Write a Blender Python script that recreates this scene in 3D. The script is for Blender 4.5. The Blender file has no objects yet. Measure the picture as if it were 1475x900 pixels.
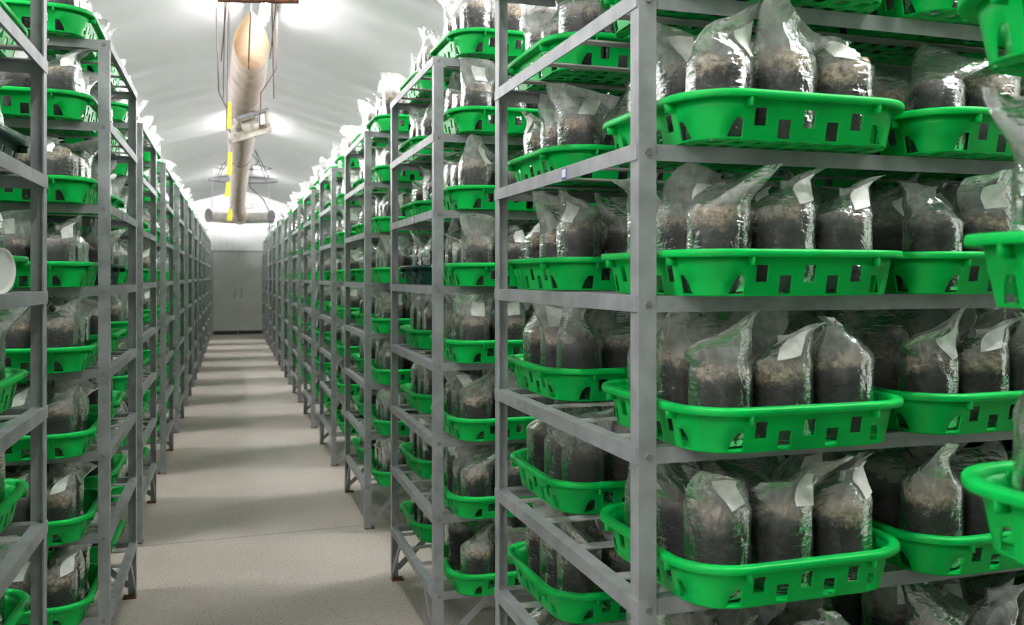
import bpy, math, random
from mathutils import Vector, Matrix, noise
from mathutils.bvhtree import BVHTree

random.seed(7)
R = math.radians
SC = bpy.context.scene
COL = SC.collection

# ------------------------------------------------------------------ camera, world, exposure
F_PX, VPX, HOR = 1290.0, 333.0, 398.0
TH = math.atan((737.5 - VPX) / F_PX)
EYE = 1.575
cam_d = bpy.data.cameras.new('camera')
cam = bpy.data.objects.new('camera', cam_d)
COL.objects.link(cam)
cam.location = (0, 0, EYE)
cam.rotation_euler = (R(90), 0, -TH)
cam_d.sensor_width = 36.0
cam_d.lens = 36.0 * F_PX / 1475.0
cam_d.shift_y = -(450.0 - HOR) / 1475.0
cam_d.clip_start = 0.05
cam_d.clip_end = 200
cam_d.dof.use_dof = True
cam_d.dof.focus_distance = 2.7
cam_d.dof.aperture_fstop = 5.0
SC.camera = cam

world = bpy.data.worlds.new('sky')
SC.world = world
world.use_nodes = True
bg = world.node_tree.nodes['Background']
bg.inputs[0].default_value = (0.95, 0.98, 1.0, 1)
bg.inputs[1].default_value = 0.20

SC.view_settings.view_transform = 'Standard'
SC.view_settings.look = 'None'
SC.view_settings.exposure = 0.0
SC.view_settings.gamma = 1.0
SC.view_settings.use_curve_mapping = False
SC.cycles.transparent_max_bounces = 24
SC.cycles.max_bounces = 10
SC.cycles.diffuse_bounces = 6
SC.cycles.transmission_bounces = 6

ST, CT = math.sin(TH), math.cos(TH)
def project(x, y, z):
    Z = x * ST + y * CT
    X = x * CT - y * ST
    if Z < 0.05:
        return None
    return 737.5 + F_PX * X / Z, HOR - F_PX * (z - EYE) / Z, Z

# ------------------------------------------------------------------ helpers
def mk(name):
    m = bpy.data.materials.new(name)
    m.use_nodes = True
    nt = m.node_tree
    p = nt.nodes['Principled BSDF']
    return m, nt, p

def nd(nt, typ, **kw):
    n = nt.nodes.new(typ)
    for k, v in kw.items():
        if k.startswith('i_'):
            n.inputs[k[2:].replace('_', ' ')].default_value = v
        else:
            setattr(n, k, v)
    return n

def ramp(nt, fac, stops):
    r = nt.nodes.new('ShaderNodeValToRGB')
    el = r.color_ramp.elements
    while len(el) < len(stops):
        el.new(0.5)
    for e, (p, c) in zip(el, stops):
        e.position = p
        e.color = c if len(c) == 4 else (*c, 1)
    nt.links.new(fac, r.inputs[0])
    return r

def coords(nt, kind='Object', scale=(1, 1, 1)):
    tc = nt.nodes.new('ShaderNodeTexCoord')
    mp = nt.nodes.new('ShaderNodeMapping')
    mp.inputs['Scale'].default_value = scale
    nt.links.new(tc.outputs[kind], mp.inputs[0])
    return mp.outputs[0]

def posattr(nt, rnd=True):
    a = nt.nodes.new('ShaderNodeAttribute')
    a.attribute_name = 'pos'
    if not rnd:
        return a.outputs['Vector'], a
    oi = nt.nodes.new('ShaderNodeObjectInfo')
    mul = nt.nodes.new('ShaderNodeMath'); mul.operation = 'MULTIPLY'; mul.inputs[1].default_value = 17.0
    nt.links.new(oi.outputs['Random'], mul.inputs[0])
    add = nt.nodes.new('ShaderNodeVectorMath'); add.operation = 'ADD'
    nt.links.new(a.outputs['Vector'], add.inputs[0])
    nt.links.new(mul.outputs[0], add.inputs[1])
    return add.outputs[0], a

def simple(name, col, rough=0.5, metal=0.0, nscale=None, namt=0.25, bump=0.0, coord='Object'):
    m, nt, p = mk(name)
    p.inputs['Roughness'].default_value = rough
    p.inputs['Metallic'].default_value = metal
    p.inputs['Base Color'].default_value = (*col, 1)
    if nscale:
        v = coords(nt, coord)
        n = nd(nt, 'ShaderNodeTexNoise'); n.inputs['Scale'].default_value = nscale; n.inputs['Detail'].default_value = 5
        nt.links.new(v, n.inputs['Vector'])
        lo = tuple(c * (1 - namt) for c in col); hi = tuple(min(1, c * (1 + namt)) for c in col)
        rp = ramp(nt, n.outputs['Fac'], [(0.3, lo), (0.7, hi)])
        nt.links.new(rp.outputs[0], p.inputs['Base Color'])
        if bump:
            b = nd(nt, 'ShaderNodeBump'); b.inputs['Strength'].default_value = bump; b.inputs['Distance'].default_value = 0.003
            nt.links.new(n.outputs['Fac'], b.inputs['Height']); nt.links.new(b.outputs[0], p.inputs['Normal'])
    return m

# ------------------------------------------------------------------ materials
def mat_tray(name, col):
    m, nt, p = mk(name)
    v, _ = posattr(nt)
    n = nd(nt, 'ShaderNodeTexNoise'); n.inputs['Scale'].default_value = 9; n.inputs['Detail'].default_value = 6
    nt.links.new(v, n.inputs['Vector'])
    rp = ramp(nt, n.outputs['Fac'], [(0.25, tuple(c * 0.72 for c in col)), (0.5, col), (0.8, tuple(c * 1.12 for c in col))])
    nt.links.new(rp.outputs[0], p.inputs['Base Color'])
    p.inputs['Roughness'].default_value = 0.40; p.inputs['Specular IOR Level'].default_value = 0.22
    n2 = nd(nt, 'ShaderNodeTexNoise'); n2.inputs['Scale'].default_value = 60; nt.links.new(v, n2.inputs['Vector'])
    b = nd(nt, 'ShaderNodeBump'); b.inputs['Strength'].default_value = 0.15; b.inputs['Distance'].default_value = 0.001
    nt.links.new(n2.outputs['Fac'], b.inputs['Height']); nt.links.new(b.outputs[0], p.inputs['Normal'])
    return m
M = {}
M['green'] = mat_tray('green_plastic', (0.0, 0.43, 0.065))
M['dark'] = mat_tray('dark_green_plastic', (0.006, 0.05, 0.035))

def mat_steel(name, col, rough=0.5):
    m, nt, p = mk(name)
    v = coords(nt, 'Object')
    oi = nt.nodes.new('ShaderNodeObjectInfo')
    add = nt.nodes.new('ShaderNodeVectorMath'); add.operation = 'ADD'
    nt.links.new(v, add.inputs[0]); nt.links.new(oi.outputs['Location'], add.inputs[1])
    n = nd(nt, 'ShaderNodeTexNoise'); n.inputs['Scale'].default_value = 14; n.inputs['Detail'].default_value = 8
    nt.links.new(add.outputs[0], n.inputs['Vector'])
    n2 = nd(nt, 'ShaderNodeTexNoise'); n2.inputs['Scale'].default_value = 5; n2.inputs['Detail'].default_value = 8; n2.inputs['Roughness'].default_value = 0.8
    nt.links.new(add.outputs[0], n2.inputs['Vector'])
    rp = ramp(nt, n.outputs['Fac'], [(0.25, tuple(c * 0.7 for c in col)), (0.55, col), (0.85, tuple(min(1, c * 1.25) for c in col))])
    rust = ramp(nt, n2.outputs['Fac'], [(0.70, (0, 0, 0)), (0.80, (1, 1, 1))])
    mx = nd(nt, 'ShaderNodeMix', data_type='RGBA')
    nt.links.new(rust.outputs[0], mx.inputs['Factor']); nt.links.new(rp.outputs[0], mx.inputs['A'])
    mx.inputs['B'].default_value = (0.16, 0.09, 0.06, 1)
    nt.links.new(mx.outputs['Result'], p.inputs['Base Color'])
    p.inputs['Roughness'].default_value = rough
    p.inputs['Metallic'].default_value = 0.25
    b = nd(nt, 'ShaderNodeBump'); b.inputs['Strength'].default_value = 0.15; b.inputs['Distance'].default_value = 0.002
    nt.links.new(n.outputs['Fac'], b.inputs['Height']); nt.links.new(b.outputs[0], p.inputs['Normal'])
    return m
M['steel'] = mat_steel('galvanised_steel', (0.335, 0.345, 0.355))
M['slat'] = mat_steel('slat_steel', (0.42, 0.41, 0.40), 0.6)
M['bolt'] = simple('bolt_steel', (0.27, 0.265, 0.26), 0.5, 0.6)
M['rust'] = simple('rusty_steel', (0.13, 0.045, 0.02), 0.85, 0.1, 40, 0.7, 0.5)
M['rod'] = simple('rod_steel', (0.09, 0.06, 0.045), 0.7, 0.3, 30, 0.5)
M['bracket'] = simple('painted_bracket', (0.36, 0.33, 0.28), 0.5, 0.2, 14, 0.6)
M['wire'] = simple('hoop_steel', (0.16, 0.165, 0.18), 0.45, 0.5, 20, 0.3)
M['cable'] = simple('black_cable', (0.03, 0.03, 0.035), 0.6)
M['yellow'] = simple('yellow_card', (0.85, 0.78, 0.08), 0.5, 0, 15, 0.12)
M['white_plastic'] = simple('white_plastic', (0.72, 0.73, 0.70), 0.4, 0, 12, 0.06)
M['lamp_body'] = simple('lamp_housing', (0.75, 0.76, 0.76), 0.4)
M['drum'] = simple('vent_pipe', (0.40, 0.38, 0.35), 0.6, 0.1, 10, 0.2)
M['drum_in'] = simple('vent_pipe_inside', (0.10, 0.10, 0.10), 0.8)
M['sticker'] = simple('sticker_paper', (0.75, 0.76, 0.8), 0.5)
M['sticker_edge'] = simple('sticker_border', (0.18, 0.16, 0.42), 0.5)
M['door'] = simple('door_panel', (0.52, 0.53, 0.50), 0.5, 0, 3, 0.06)
M['door_frame'] = simple('door_frame', (0.36, 0.37, 0.36), 0.5, 0.2)
M['rubber'] = simple('door_sweep', (0.03, 0.03, 0.03), 0.8)
M['seam'] = simple('duct_seam', (0.10, 0.06, 0.03), 0.9)

def mat_duct():
    m, nt, p = mk('duct_fabric')
    v = coords(nt, 'Object', (1, 1, 1))
    n = nd(nt, 'ShaderNodeTexNoise'); n.inputs['Scale'].default_value = 2.5; n.inputs['Detail'].default_value = 8
    nt.links.new(v, n.inputs['Vector'])
    rp = ramp(nt, n.outputs['Fac'], [(0.25, (0.33, 0.28, 0.25)), (0.75, (0.47, 0.41, 0.37))])
    g = nd(nt, 'ShaderNodeNewGeometry')
    mx = nd(nt, 'ShaderNodeMix', data_type='RGBA')
    nt.links.new(g.outputs['Backfacing'], mx.inputs['Factor']); nt.links.new(rp.outputs[0], mx.inputs['A'])
    mx.inputs['B'].default_value = (0.62, 0.46, 0.27, 1)
    nt.links.new(mx.outputs['Result'], p.inputs['Base Color'])
    p.inputs['Roughness'].default_value = 0.8
    tr = nd(nt, 'ShaderNodeBsdfTranslucent'); tr.inputs[0].default_value = (0.60, 0.48, 0.36, 1)
    ms = nd(nt, 'ShaderNodeMixShader'); ms.inputs[0].default_value = 0.18
    nt.links.new(p.outputs[0], ms.inputs[1]); nt.links.new(tr.outputs[0], ms.inputs[2])
    w = nd(nt, 'ShaderNodeTexWave'); w.bands_direction = 'Y'; w.inputs['Scale'].default_value = 1.6; w.inputs['Distortion'].default_value = 6; w.inputs['Detail'].default_value = 3
    nt.links.new(v, w.inputs['Vector'])
    b = nd(nt, 'ShaderNodeBump'); b.inputs['Strength'].default_value = 0.5; b.inputs['Distance'].default_value = 0.02
    nt.links.new(w.outputs['Fac'], b.inputs['Height'])
    nt.links.new(b.outputs[0], p.inputs['Normal']); nt.links.new(b.outputs[0], tr.inputs['Normal'])
    nt.links.new(ms.outputs[0], nt.nodes['Material Output'].inputs[0])
    return m
M['duct'] = mat_duct()

def mat_film(name='roof_film', tcol=(0.80, 0.81, 0.80), ribs=True):
    m, nt, p = mk(name)
    v = coords(nt, 'Object')
    n = nd(nt, 'ShaderNodeTexNoise'); n.inputs['Scale'].default_value = 1.6; n.inputs['Detail'].default_value = 6; n.inputs['Distortion'].default_value = 0.6
    nt.links.new(v, n.inputs['Vector'])
    p.inputs['Base Color'].default_value = (0.84, 0.85, 0.84, 1)
    p.inputs['Roughness'].default_value = 0.6; p.inputs['Specular IOR Level'].default_value = 0.25
    tr = nd(nt, 'ShaderNodeBsdfTranslucent')
    rp = ramp(nt, n.outputs['Fac'], [(0.25, tuple(c * 0.9 for c in tcol)), (0.75, tcol)])
    nt.links.new(rp.outputs[0], tr.inputs[0])
    # woven ribs running down the slope, very fine, and soft wrinkles
    w = nd(nt, 'ShaderNodeTexWave'); w.bands_direction = 'Y'; w.inputs['Scale'].default_value = 6.0; w.inputs['Distortion'].default_value = 0.4
    nt.links.new(v, w.inputs['Vector'])
    ad = nd(nt, 'ShaderNodeMath', operation='MULTIPLY_ADD'); ad.inputs[1].default_value = 0.06
    nt.links.new(w.outputs['Fac'], ad.inputs[0]); nt.links.new(n.outputs['Fac'], ad.inputs[2])
    b = nd(nt, 'ShaderNodeBump'); b.inputs['Strength'].default_value = 0.35; b.inputs['Distance'].default_value = 0.06
    nt.links.new(ad.outputs[0], b.inputs['Height']); nt.links.new(b.outputs[0], p.inputs['Normal']); nt.links.new(b.outputs[0], tr.inputs['Normal'])
    ms = nd(nt, 'ShaderNodeMixShader'); ms.inputs[0].default_value = 0.5
    nt.links.new(p.outputs[0], ms.inputs[1]); nt.links.new(tr.outputs[0], ms.inputs[2])
    nt.links.new(ms.outputs[0], nt.nodes['Material Output'].inputs[0])
    return m
M['film'] = mat_film()

def mat_wall():
    m, nt, p = mk('panel_wall')
    v = coords(nt, 'Object')
    p.inputs['Base Color'].default_value = (0.74, 0.75, 0.74, 1)
    w = nd(nt, 'ShaderNodeTexWave'); w.bands_direction = 'X'; w.inputs['Scale'].default_value = 2.0
    nt.links.new(v, w.inputs['Vector'])
    b = nd(nt, 'ShaderNodeBump'); b.inputs['Strength'].default_value = 0.4; b.inputs['Distance'].default_value = 0.01
    nt.links.new(w.outputs['Fac'], b.inputs['Height']); nt.links.new(b.outputs[0], p.inputs['Normal'])
    p.inputs['Roughness'].default_value = 0.5
    return m
M['wall'] = mat_wall()

def mat_floor():
    m, nt, p = mk('concrete')
    v = coords(nt, 'Object')
    def noi(s, d=6, r=0.6):
        n = nd(nt, 'ShaderNodeTexNoise'); n.inputs['Scale'].default_value = s; n.inputs['Detail'].default_value = d; n.inputs['Roughness'].default_value = r
        nt.links.new(v, n.inputs['Vector']); return n
    big, fine, st = noi(1.1), noi(85, 3, 0.6), noi(0.8, 3)
    base = ramp(nt, big.outputs['Fac'], [(0.3, (0.42, 0.37, 0.325)), (0.7, (0.52, 0.465, 0.415))])
    sp = ramp(nt, fine.outputs['Fac'], [(0.33, (0.45, 0.44, 0.42)), (0.43, (0.88, 0.88, 0.88)), (0.60, (1.04, 1.04, 1.04))])
    mx = nd(nt, 'ShaderNodeMix', data_type='RGBA', blend_type='MULTIPLY'); mx.inputs['Factor'].default_value = 1
    nt.links.new(base.outputs[0], mx.inputs['A']); nt.links.new(sp.outputs[0], mx.inputs['B'])
    rs = ramp(nt, st.outputs['Fac'], [(0.60, (0, 0, 0)), (0.75, (0.55, 0.55, 0.55))])
    mx2 = nd(nt, 'ShaderNodeMix', data_type='RGBA')
    nt.links.new(rs.outputs[0], mx2.inputs['Factor']); nt.links.new(mx.outputs['Result'], mx2.inputs['A']); mx2.inputs['B'].default_value = (0.42, 0.31, 0.22, 1)
    nt.links.new(mx2.outputs['Result'], p.inputs['Base Color'])
    p.inputs['Roughness'].default_value = 0.55
    b = nd(nt, 'ShaderNodeBump'); b.inputs['Strength'].default_value = 0.25; b.inputs['Distance'].default_value = 0.004
    nt.links.new(fine.outputs['Fac'], b.inputs['Height']); nt.links.new(b.outputs[0], p.inputs['Normal'])
    return m
M['floor'] = mat_floor()
M['joint'] = simple('joint_filler', (0.16, 0.14, 0.12), 0.9)

def mat_sleeve():
    m, nt, p = mk('clear_film')
    v, a = posattr(nt)
    n = nd(nt, 'ShaderNodeTexNoise'); n.inputs['Scale'].default_value = 16; n.inputs['Detail'].default_value = 4; n.inputs['Distortion'].default_value = 1.2
    nt.links.new(v, n.inputs['Vector'])
    # sharp crease lines
    mp = nt.nodes.new('ShaderNodeMapping'); mp.inputs['Scale'].default_value = (1, 1, 0.55); mp.inputs['Rotation'].default_value = (0.4, 0.7, 0.2)
    nt.links.new(v, mp.inputs[0])
    vo = nd(nt, 'ShaderNodeTexVoronoi', feature='F1'); vo.inputs['Scale'].default_value = 24
    nt.links.new(mp.outputs[0], vo.inputs['Vector'])
    h = nd(nt, 'ShaderNodeMath', operation='MULTIPLY_ADD'); h.inputs[1].default_value = 0.8
    nt.links.new(vo.outputs['Distance'], h.inputs[0]); nt.links.new(n.outputs['Fac'], h.inputs[2])
    # fine horizontal wrinkles where the film clings to the substrate
    mq = nt.nodes.new('ShaderNodeMapping'); mq.inputs['Scale'].default_value = (22, 22, 95); nt.links.new(v, mq.inputs[0])
    nw = nd(nt, 'ShaderNodeTexNoise'); nw.inputs['Scale'].default_value = 1.0; nw.inputs['Detail'].default_value = 3; nw.inputs['Distortion'].default_value = 0.8
    nt.links.new(mq.outputs[0], nw.inputs['Vector'])
    h2 = nd(nt, 'ShaderNodeMath', operation='MULTIPLY_ADD'); h2.inputs[1].default_value = 0.55
    nt.links.new(nw.outputs['Fac'], h2.inputs[0]); nt.links.new(h.outputs[0], h2.inputs[2])
    b = nd(nt, 'ShaderNodeBump'); b.inputs['Strength'].default_value = 0.75; b.inputs['Distance'].default_value = 0.010
    nt.links.new(h2.outputs[0], b.inputs['Height'])
    tp = nd(nt, 'ShaderNodeBsdfTransparent'); tp.inputs[0].default_value = (0.97, 0.97, 0.97, 1)
    df = nd(nt, 'ShaderNodeBsdfDiffuse'); df.inputs[0].default_value = (0.86, 0.86, 0.85, 1)
    tl = nd(nt, 'ShaderNodeBsdfTranslucent'); tl.inputs[0].default_value = (0.88, 0.88, 0.86, 1)
    gl = nd(nt, 'ShaderNodeBsdfGlossy'); gl.inputs['Roughness'].default_value = 0.16; gl.inputs[0].default_value = (1, 1, 1, 1)
    for s in (df, tl, gl):
        nt.links.new(b.outputs[0], s.inputs['Normal'])
    m1 = nd(nt, 'ShaderNodeMixShader'); m1.inputs[0].default_value = 0.5
    nt.links.new(df.outputs[0], m1.inputs[1]); nt.links.new(tl.outputs[0], m1.inputs[2])
    # milky amount: hazier where the film is crumpled and free of the substrate
    sep = nd(nt, 'ShaderNodeSeparateXYZ'); nt.links.new(a.outputs['Vector'], sep.inputs[0])
    mr = nd(nt, 'ShaderNodeMapRange'); mr.inputs['From Min'].default_value = 0.13; mr.inputs['From Max'].default_value = 0.22
    mr.inputs['To Min'].default_value = 0.03; mr.inputs['To Max'].default_value = 0.42
    nt.links.new(sep.outputs['Z'], mr.inputs['Value'])
    nr = nd(nt, 'ShaderNodeMapRange'); nr.inputs['From Min'].default_value = 0.35; nr.inputs['From Max'].default_value = 0.75
    nr.inputs['To Min'].default_value = 0.75; nr.inputs['To Max'].default_value = 1.45
    nt.links.new(n.outputs['Fac'], nr.inputs['Value'])
    mu = nd(nt, 'ShaderNodeMath', operation='MULTIPLY', use_clamp=True)
    nt.links.new(mr.outputs[0], mu.inputs[0]); nt.links.new(nr.outputs[0], mu.inputs[1])
    # whitened fold lines
    mf = nt.nodes.new('ShaderNodeMapping'); mf.inputs['Scale'].default_value = (24, 24, 7); mf.inputs['Rotation'].default_value = (0.25, 0.45, 0.5)
    nt.links.new(v, mf.inputs[0])
    ns = nd(nt, 'ShaderNodeTexNoise'); ns.inputs['Scale'].default_value = 1.0; ns.inputs['Detail'].default_value = 1.5; ns.inputs['Distortion'].default_value = 0.3
    nt.links.new(mf.outputs[0], ns.inputs['Vector'])
    n5 = nd(nt, 'ShaderNodeMath', operation='SUBTRACT'); n5.inputs[1].default_value = 0.5; nt.links.new(ns.outputs['Fac'], n5.inputs[0])
    na = nd(nt, 'ShaderNodeMath', operation='ABSOLUTE'); nt.links.new(n5.outputs[0], na.inputs[0])
    le = nd(nt, 'ShaderNodeMapRange'); le.inputs['From Min'].default_value = 0.0; le.inputs['From Max'].default_value = 0.07
    le.inputs['To Min'].default_value = 1.0; le.inputs['To Max'].default_value = 0.0
    nt.links.new(na.outputs[0], le.inputs['Value'])
    lz = nd(nt, 'ShaderNodeMapRange'); lz.inputs['From Min'].default_value = 0.12; lz.inputs['From Max'].default_value = 0.20; lz.inputs['To Min'].default_value = 0.03; lz.inputs['To Max'].default_value = 0.12
    nt.links.new(sep.outputs['Z'], lz.inputs['Value'])
    lm = nd(nt, 'ShaderNodeMath', operation='MULTIPLY'); nt.links.new(le.outputs[0], lm.inputs[0]); nt.links.new(lz.outputs[0], lm.inputs[1])
    ms_ = nd(nt, 'ShaderNodeMath', operation='ADD', use_clamp=True); nt.links.new(mu.outputs[0], ms_.inputs[0]); nt.links.new(lm.outputs[0], ms_.inputs[1])
    m2 = nd(nt, 'ShaderNodeMixShader'); nt.links.new(ms_.outputs[0], m2.inputs[0])
    nt.links.new(tp.outputs[0], m2.inputs[1]); nt.links.new(m1.outputs[0], m2.inputs[2])
    fr = nd(nt, 'ShaderNodeFresnel'); fr.inputs[0].default_value = 1.28
    nt.links.new(b.outputs[0], fr.inputs['Normal'])
    fm = nd(nt, 'ShaderNodeMath', operation='MULTIPLY'); fm.inputs[1].default_value = 0.85; nt.links.new(fr.outputs[0], fm.inputs[0])
    m3 = nd(nt, 'ShaderNodeMixShader'); nt.links.new(fm.outputs[0], m3.inputs[0])
    nt.links.new(m2.outputs[0], m3.inputs[1]); nt.links.new(gl.outputs[0], m3.inputs[2])
    nt.links.new(m3.outputs[0], nt.nodes['Material Output'].inputs[0])
    return m
M['sleeve'] = mat_sleeve()

def mat_substrate():
    m, nt, p = mk('mushroom_substrate')
    v, a = posattr(nt)
    def noi(s, d=5, r=0.6):
        n = nd(nt, 'ShaderNodeTexNoise'); n.inputs['Scale'].default_value = s; n.inputs['Detail'].default_value = d; n.inputs['Roughness'].default_value = r
        nt.links.new(v, n.inputs['Vector']); return n
    big, mid, fine = noi(14, 4), noi(70, 5, 0.7), noi(190, 3, 0.7)
    dark = ramp(nt, mid.outputs['Fac'], [(0.3, (0.006, 0.006, 0.006)), (0.56, (0.020, 0.017, 0.017)), (0.76, (0.09, 0.078, 0.068))])
    tan = ramp(nt, mid.outputs['Fac'], [(0.34, (0.035, 0.027, 0.02)), (0.50, (0.27, 0.205, 0.135)), (0.74, (0.66, 0.57, 0.43))])
    sep = nd(nt, 'ShaderNodeSeparateXYZ'); nt.links.new(a.outputs['Vector'], sep.inputs[0])
    oi = nt.nodes.new('ShaderNodeObjectInfo')
    # height of the mycelium line differs bag to bag
    r1 = nd(nt, 'ShaderNodeMapRange'); r1.inputs['To Min'].default_value = 0.135; r1.inputs['To Max'].default_value = 0.178
    nt.links.new(oi.outputs['Random'], r1.inputs['Value'])
    sub = nd(nt, 'ShaderNodeMath', operation='SUBTRACT'); nt.links.new(sep.outputs['Z'], sub.inputs[0]); nt.links.new(r1.outputs[0], sub.inputs[1])
    wob = nd(nt, 'ShaderNodeMath', operation='MULTIPLY_ADD'); wob.inputs[1].default_value = 0.11
    nb = nd(nt, 'ShaderNodeMath', operation='SUBTRACT'); nb.inputs[1].default_value = 0.5; nt.links.new(big.outputs['Fac'], nb.inputs[0])
    nt.links.new(nb.outputs[0], wob.inputs[0]); nt.links.new(sub.outputs[0], wob.inputs[2])
    fn = nd(nt, 'ShaderNodeMath', operation='MULTIPLY_ADD'); fn.inputs[1].default_value = 0.05
    fb = nd(nt, 'ShaderNodeMath', operation='SUBTRACT'); fb.inputs[1].default_value = 0.5; nt.links.new(fine.outputs['Fac'], fb.inputs[0])
    nt.links.new(fb.outputs[0], fn.inputs[0]); nt.links.new(wob.outputs[0], fn.inputs[2])
    mr = nd(nt, 'ShaderNodeMapRange'); mr.inputs['From Min'].default_value = -0.006; mr.inputs['From Max'].default_value = 0.022
    nt.links.new(fn.outputs[0], mr.inputs['Value'])
    mx = nd(nt, 'ShaderNodeMix', data_type='RGBA')
    nt.links.new(mr.outputs[0], mx.inputs['Factor']); nt.links.new(dark.outputs[0], mx.inputs['A']); nt.links.new(tan.outputs[0], mx.inputs['B'])
    nt.links.new(mx.outputs['Result'], p.inputs['Base Color'])
    p.inputs['Roughness'].default_value = 0.75
    b = nd(nt, 'ShaderNodeBump'); b.inputs['Strength'].default_value = 0.7; b.inputs['Distance'].default_value = 0.006
    nt.links.new(mid.outputs['Fac'], b.inputs['Height']); nt.links.new(b.outputs[0], p.inputs['Normal'])
    return m
M['substrate'] = mat_substrate()

def mat_paper():
    m, nt, p = mk('label_paper')
    v, a = posattr(nt)
    n = nd(nt, 'ShaderNodeTexNoise'); n.inputs['Scale'].default_value = 45; nt.links.new(v, n.inputs['Vector'])
    rp = ramp(nt, n.outputs['Fac'], [(0.25, (0.62, 0.63, 0.56)), (0.6, (0.80, 0.81, 0.77))])
    nt.links.new(rp.outputs[0], p.inputs['Base Color'])
    p.inputs['Roughness'].default_value = 0.7
    return m
M['paper'] = mat_paper()

def mat_emit(name, col, s):
    m, nt, p = mk(name)
    p.inputs['Base Color'].default_value = (0.9, 0.9, 0.9, 1)
    p.inputs['Emission Color'].default_value = (*col, 1)
    p.inputs['Emission Strength'].default_value = s
    return m
M['tube'] = mat_emit('lit_tube', (1, 0.975, 0.985), 300)
M['tube2'] = mat_emit('lit_tube_side', (1, 0.975, 0.985), 400)

# ------------------------------------------------------------------ mesh builders
class MB:
    def __init__(s): s.v = []; s.f = []; s.m = []; s.mi = 0
    def add(s, vs, fs):
        o = len(s.v); s.v += [tuple(p) for p in vs]; s.f += [tuple(i + o for i in f) for f in fs]; s.m += [s.mi] * len(fs)
    def box(s, x0, x1, y0, y1, z0, z1):
        s.add([(x0,y0,z0),(x1,y0,z0),(x1,y1,z0),(x0,y1,z0),(x0,y0,z1),(x1,y0,z1),(x1,y1,z1),(x0,y1,z1)],
              [(0,3,2,1),(4,5,6,7),(0,1,5,4),(1,2,6,5),(2,3,7,6),(3,0,4,7)])
    def tube(s, pts, r, n=8, caps=True):
        pts = [Vector(p) for p in pts]
        rings = []
        for i, p in enumerate(pts):
            d = (pts[min(i+1, len(pts)-1)] - pts[max(i-1, 0)]).normalized()
            a = d.cross(Vector((0, 0, 1)))
            if a.length < 1e-3: a = Vector((1, 0, 0))
            a.normalize(); b = d.cross(a)
            rr = r[i] if isinstance(r, (list, tuple)) else r
            rings.append([p + a * (rr * math.cos(2*math.pi*k/n)) + b * (rr * math.sin(2*math.pi*k/n)) for k in range(n)])
        s.grid(rings)
        if caps:
            o = len(s.v) - n * len(pts)
            s.f.append(tuple(range(o, o+n))); s.m.append(s.mi)
            o2 = len(s.v) - n
            s.f.append(tuple(reversed(range(o2, o2+n)))); s.m.append(s.mi)
    def grid(s, rings, closed=True):
        n = len(rings[0]); vs = [p for r in rings for p in r]; fs = []
        for i in range(len(rings)-1):
            for k in range(n if closed else n-1):
                k2 = (k+1) % n
                fs.append((i*n+k, (i+1)*n+k, (i+1)*n+k2, i*n+k2))
        s.add(vs, fs)
    def bar(s, a, b, w, h):
        a, b = Vector(a), Vector(b); d = (b-a).normalized()
        side = d.cross(Vector((0,0,1)))
        if side.length < 1e-3: side = Vector((1,0,0))
        side.normalize(); up = side.cross(d)
        q = [a+side*w/2*i+up*h/2*j for i, j in ((-1,-1),(1,-1),(1,1),(-1,1))] + [b+side*w/2*i+up*h/2*j for i, j in ((-1,-1),(1,-1),(1,1),(-1,1))]
        s.add(q, [(0,3,2,1),(4,5,6,7),(0,1,5,4),(1,2,6,5),(2,3,7,6),(3,0,4,7)])
    def mesh(s, name, mats, smooth=False, pos=False):
        me = bpy.data.meshes.new(name)
        me.from_pydata(s.v, [], s.f); me.update()
        for m in (mats if isinstance(mats, (list, tuple)) else [mats]): me.materials.append(m)
        if max(s.m, default=0) > 0: me.polygons.foreach_set('material_index', s.m)
        if smooth: me.polygons.foreach_set('use_smooth', [True]*len(me.polygons))
        if pos: add_pos(me)
        return me

def add_pos(me):
    at = me.attributes.new('pos', 'FLOAT_VECTOR', 'POINT')
    flat = [0.0]*(3*len(me.vertices)); me.vertices.foreach_get('co', flat); at.data.foreach_set('vector', flat)

def obj(name, me, parent=None, loc=(0,0,0), rz=0.0):
    o = bpy.data.objects.new(name, me)
    COL.objects.link(o); o.location = loc
    if rz: o.rotation_euler = (0, 0, rz)
    if parent is not None: o.parent = parent
    return o
def tag(o, label=None, cat=None, group=None, kind=None):
    if label: o['label'] = label
    if cat: o['category'] = cat
    if group: o['group'] = group
    if kind: o['kind'] = kind
    return o
ORD = ['zeroth','first','second','third','fourth','fifth','sixth','seventh','eighth','ninth','tenth','eleventh','twelfth','thirteenth']

# ------------------------------------------------------------------ the building
XL, XR, Y0, Y1 = -3.25, 3.75, -3.0, 25.5
RX, RZ, PITCH = 0.22, 3.95, 0.30
def roof_z(x): return RZ - PITCH * abs(x - RX)

b = MB(); b.box(XL, XR, Y0, Y1, -0.15, 0.0)
floor = tag(obj('floor', b.mesh('floor', M['floor'])), 'speckled beige concrete floor of the aisle', 'floor', kind='structure')
for yy in (5.62, 11.4, 17.2, 23.0, -0.2):
    b = MB(); b.add([(XL, yy-0.12, 0.0012), (XR, yy+0.20, 0.0012), (XR, yy+0.207, 0.0012), (XL, yy-0.113, 0.0012)], [(0,1,2,3)])
    obj('floor_joint', b.mesh('floor_joint', M['joint']), floor)

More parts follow.
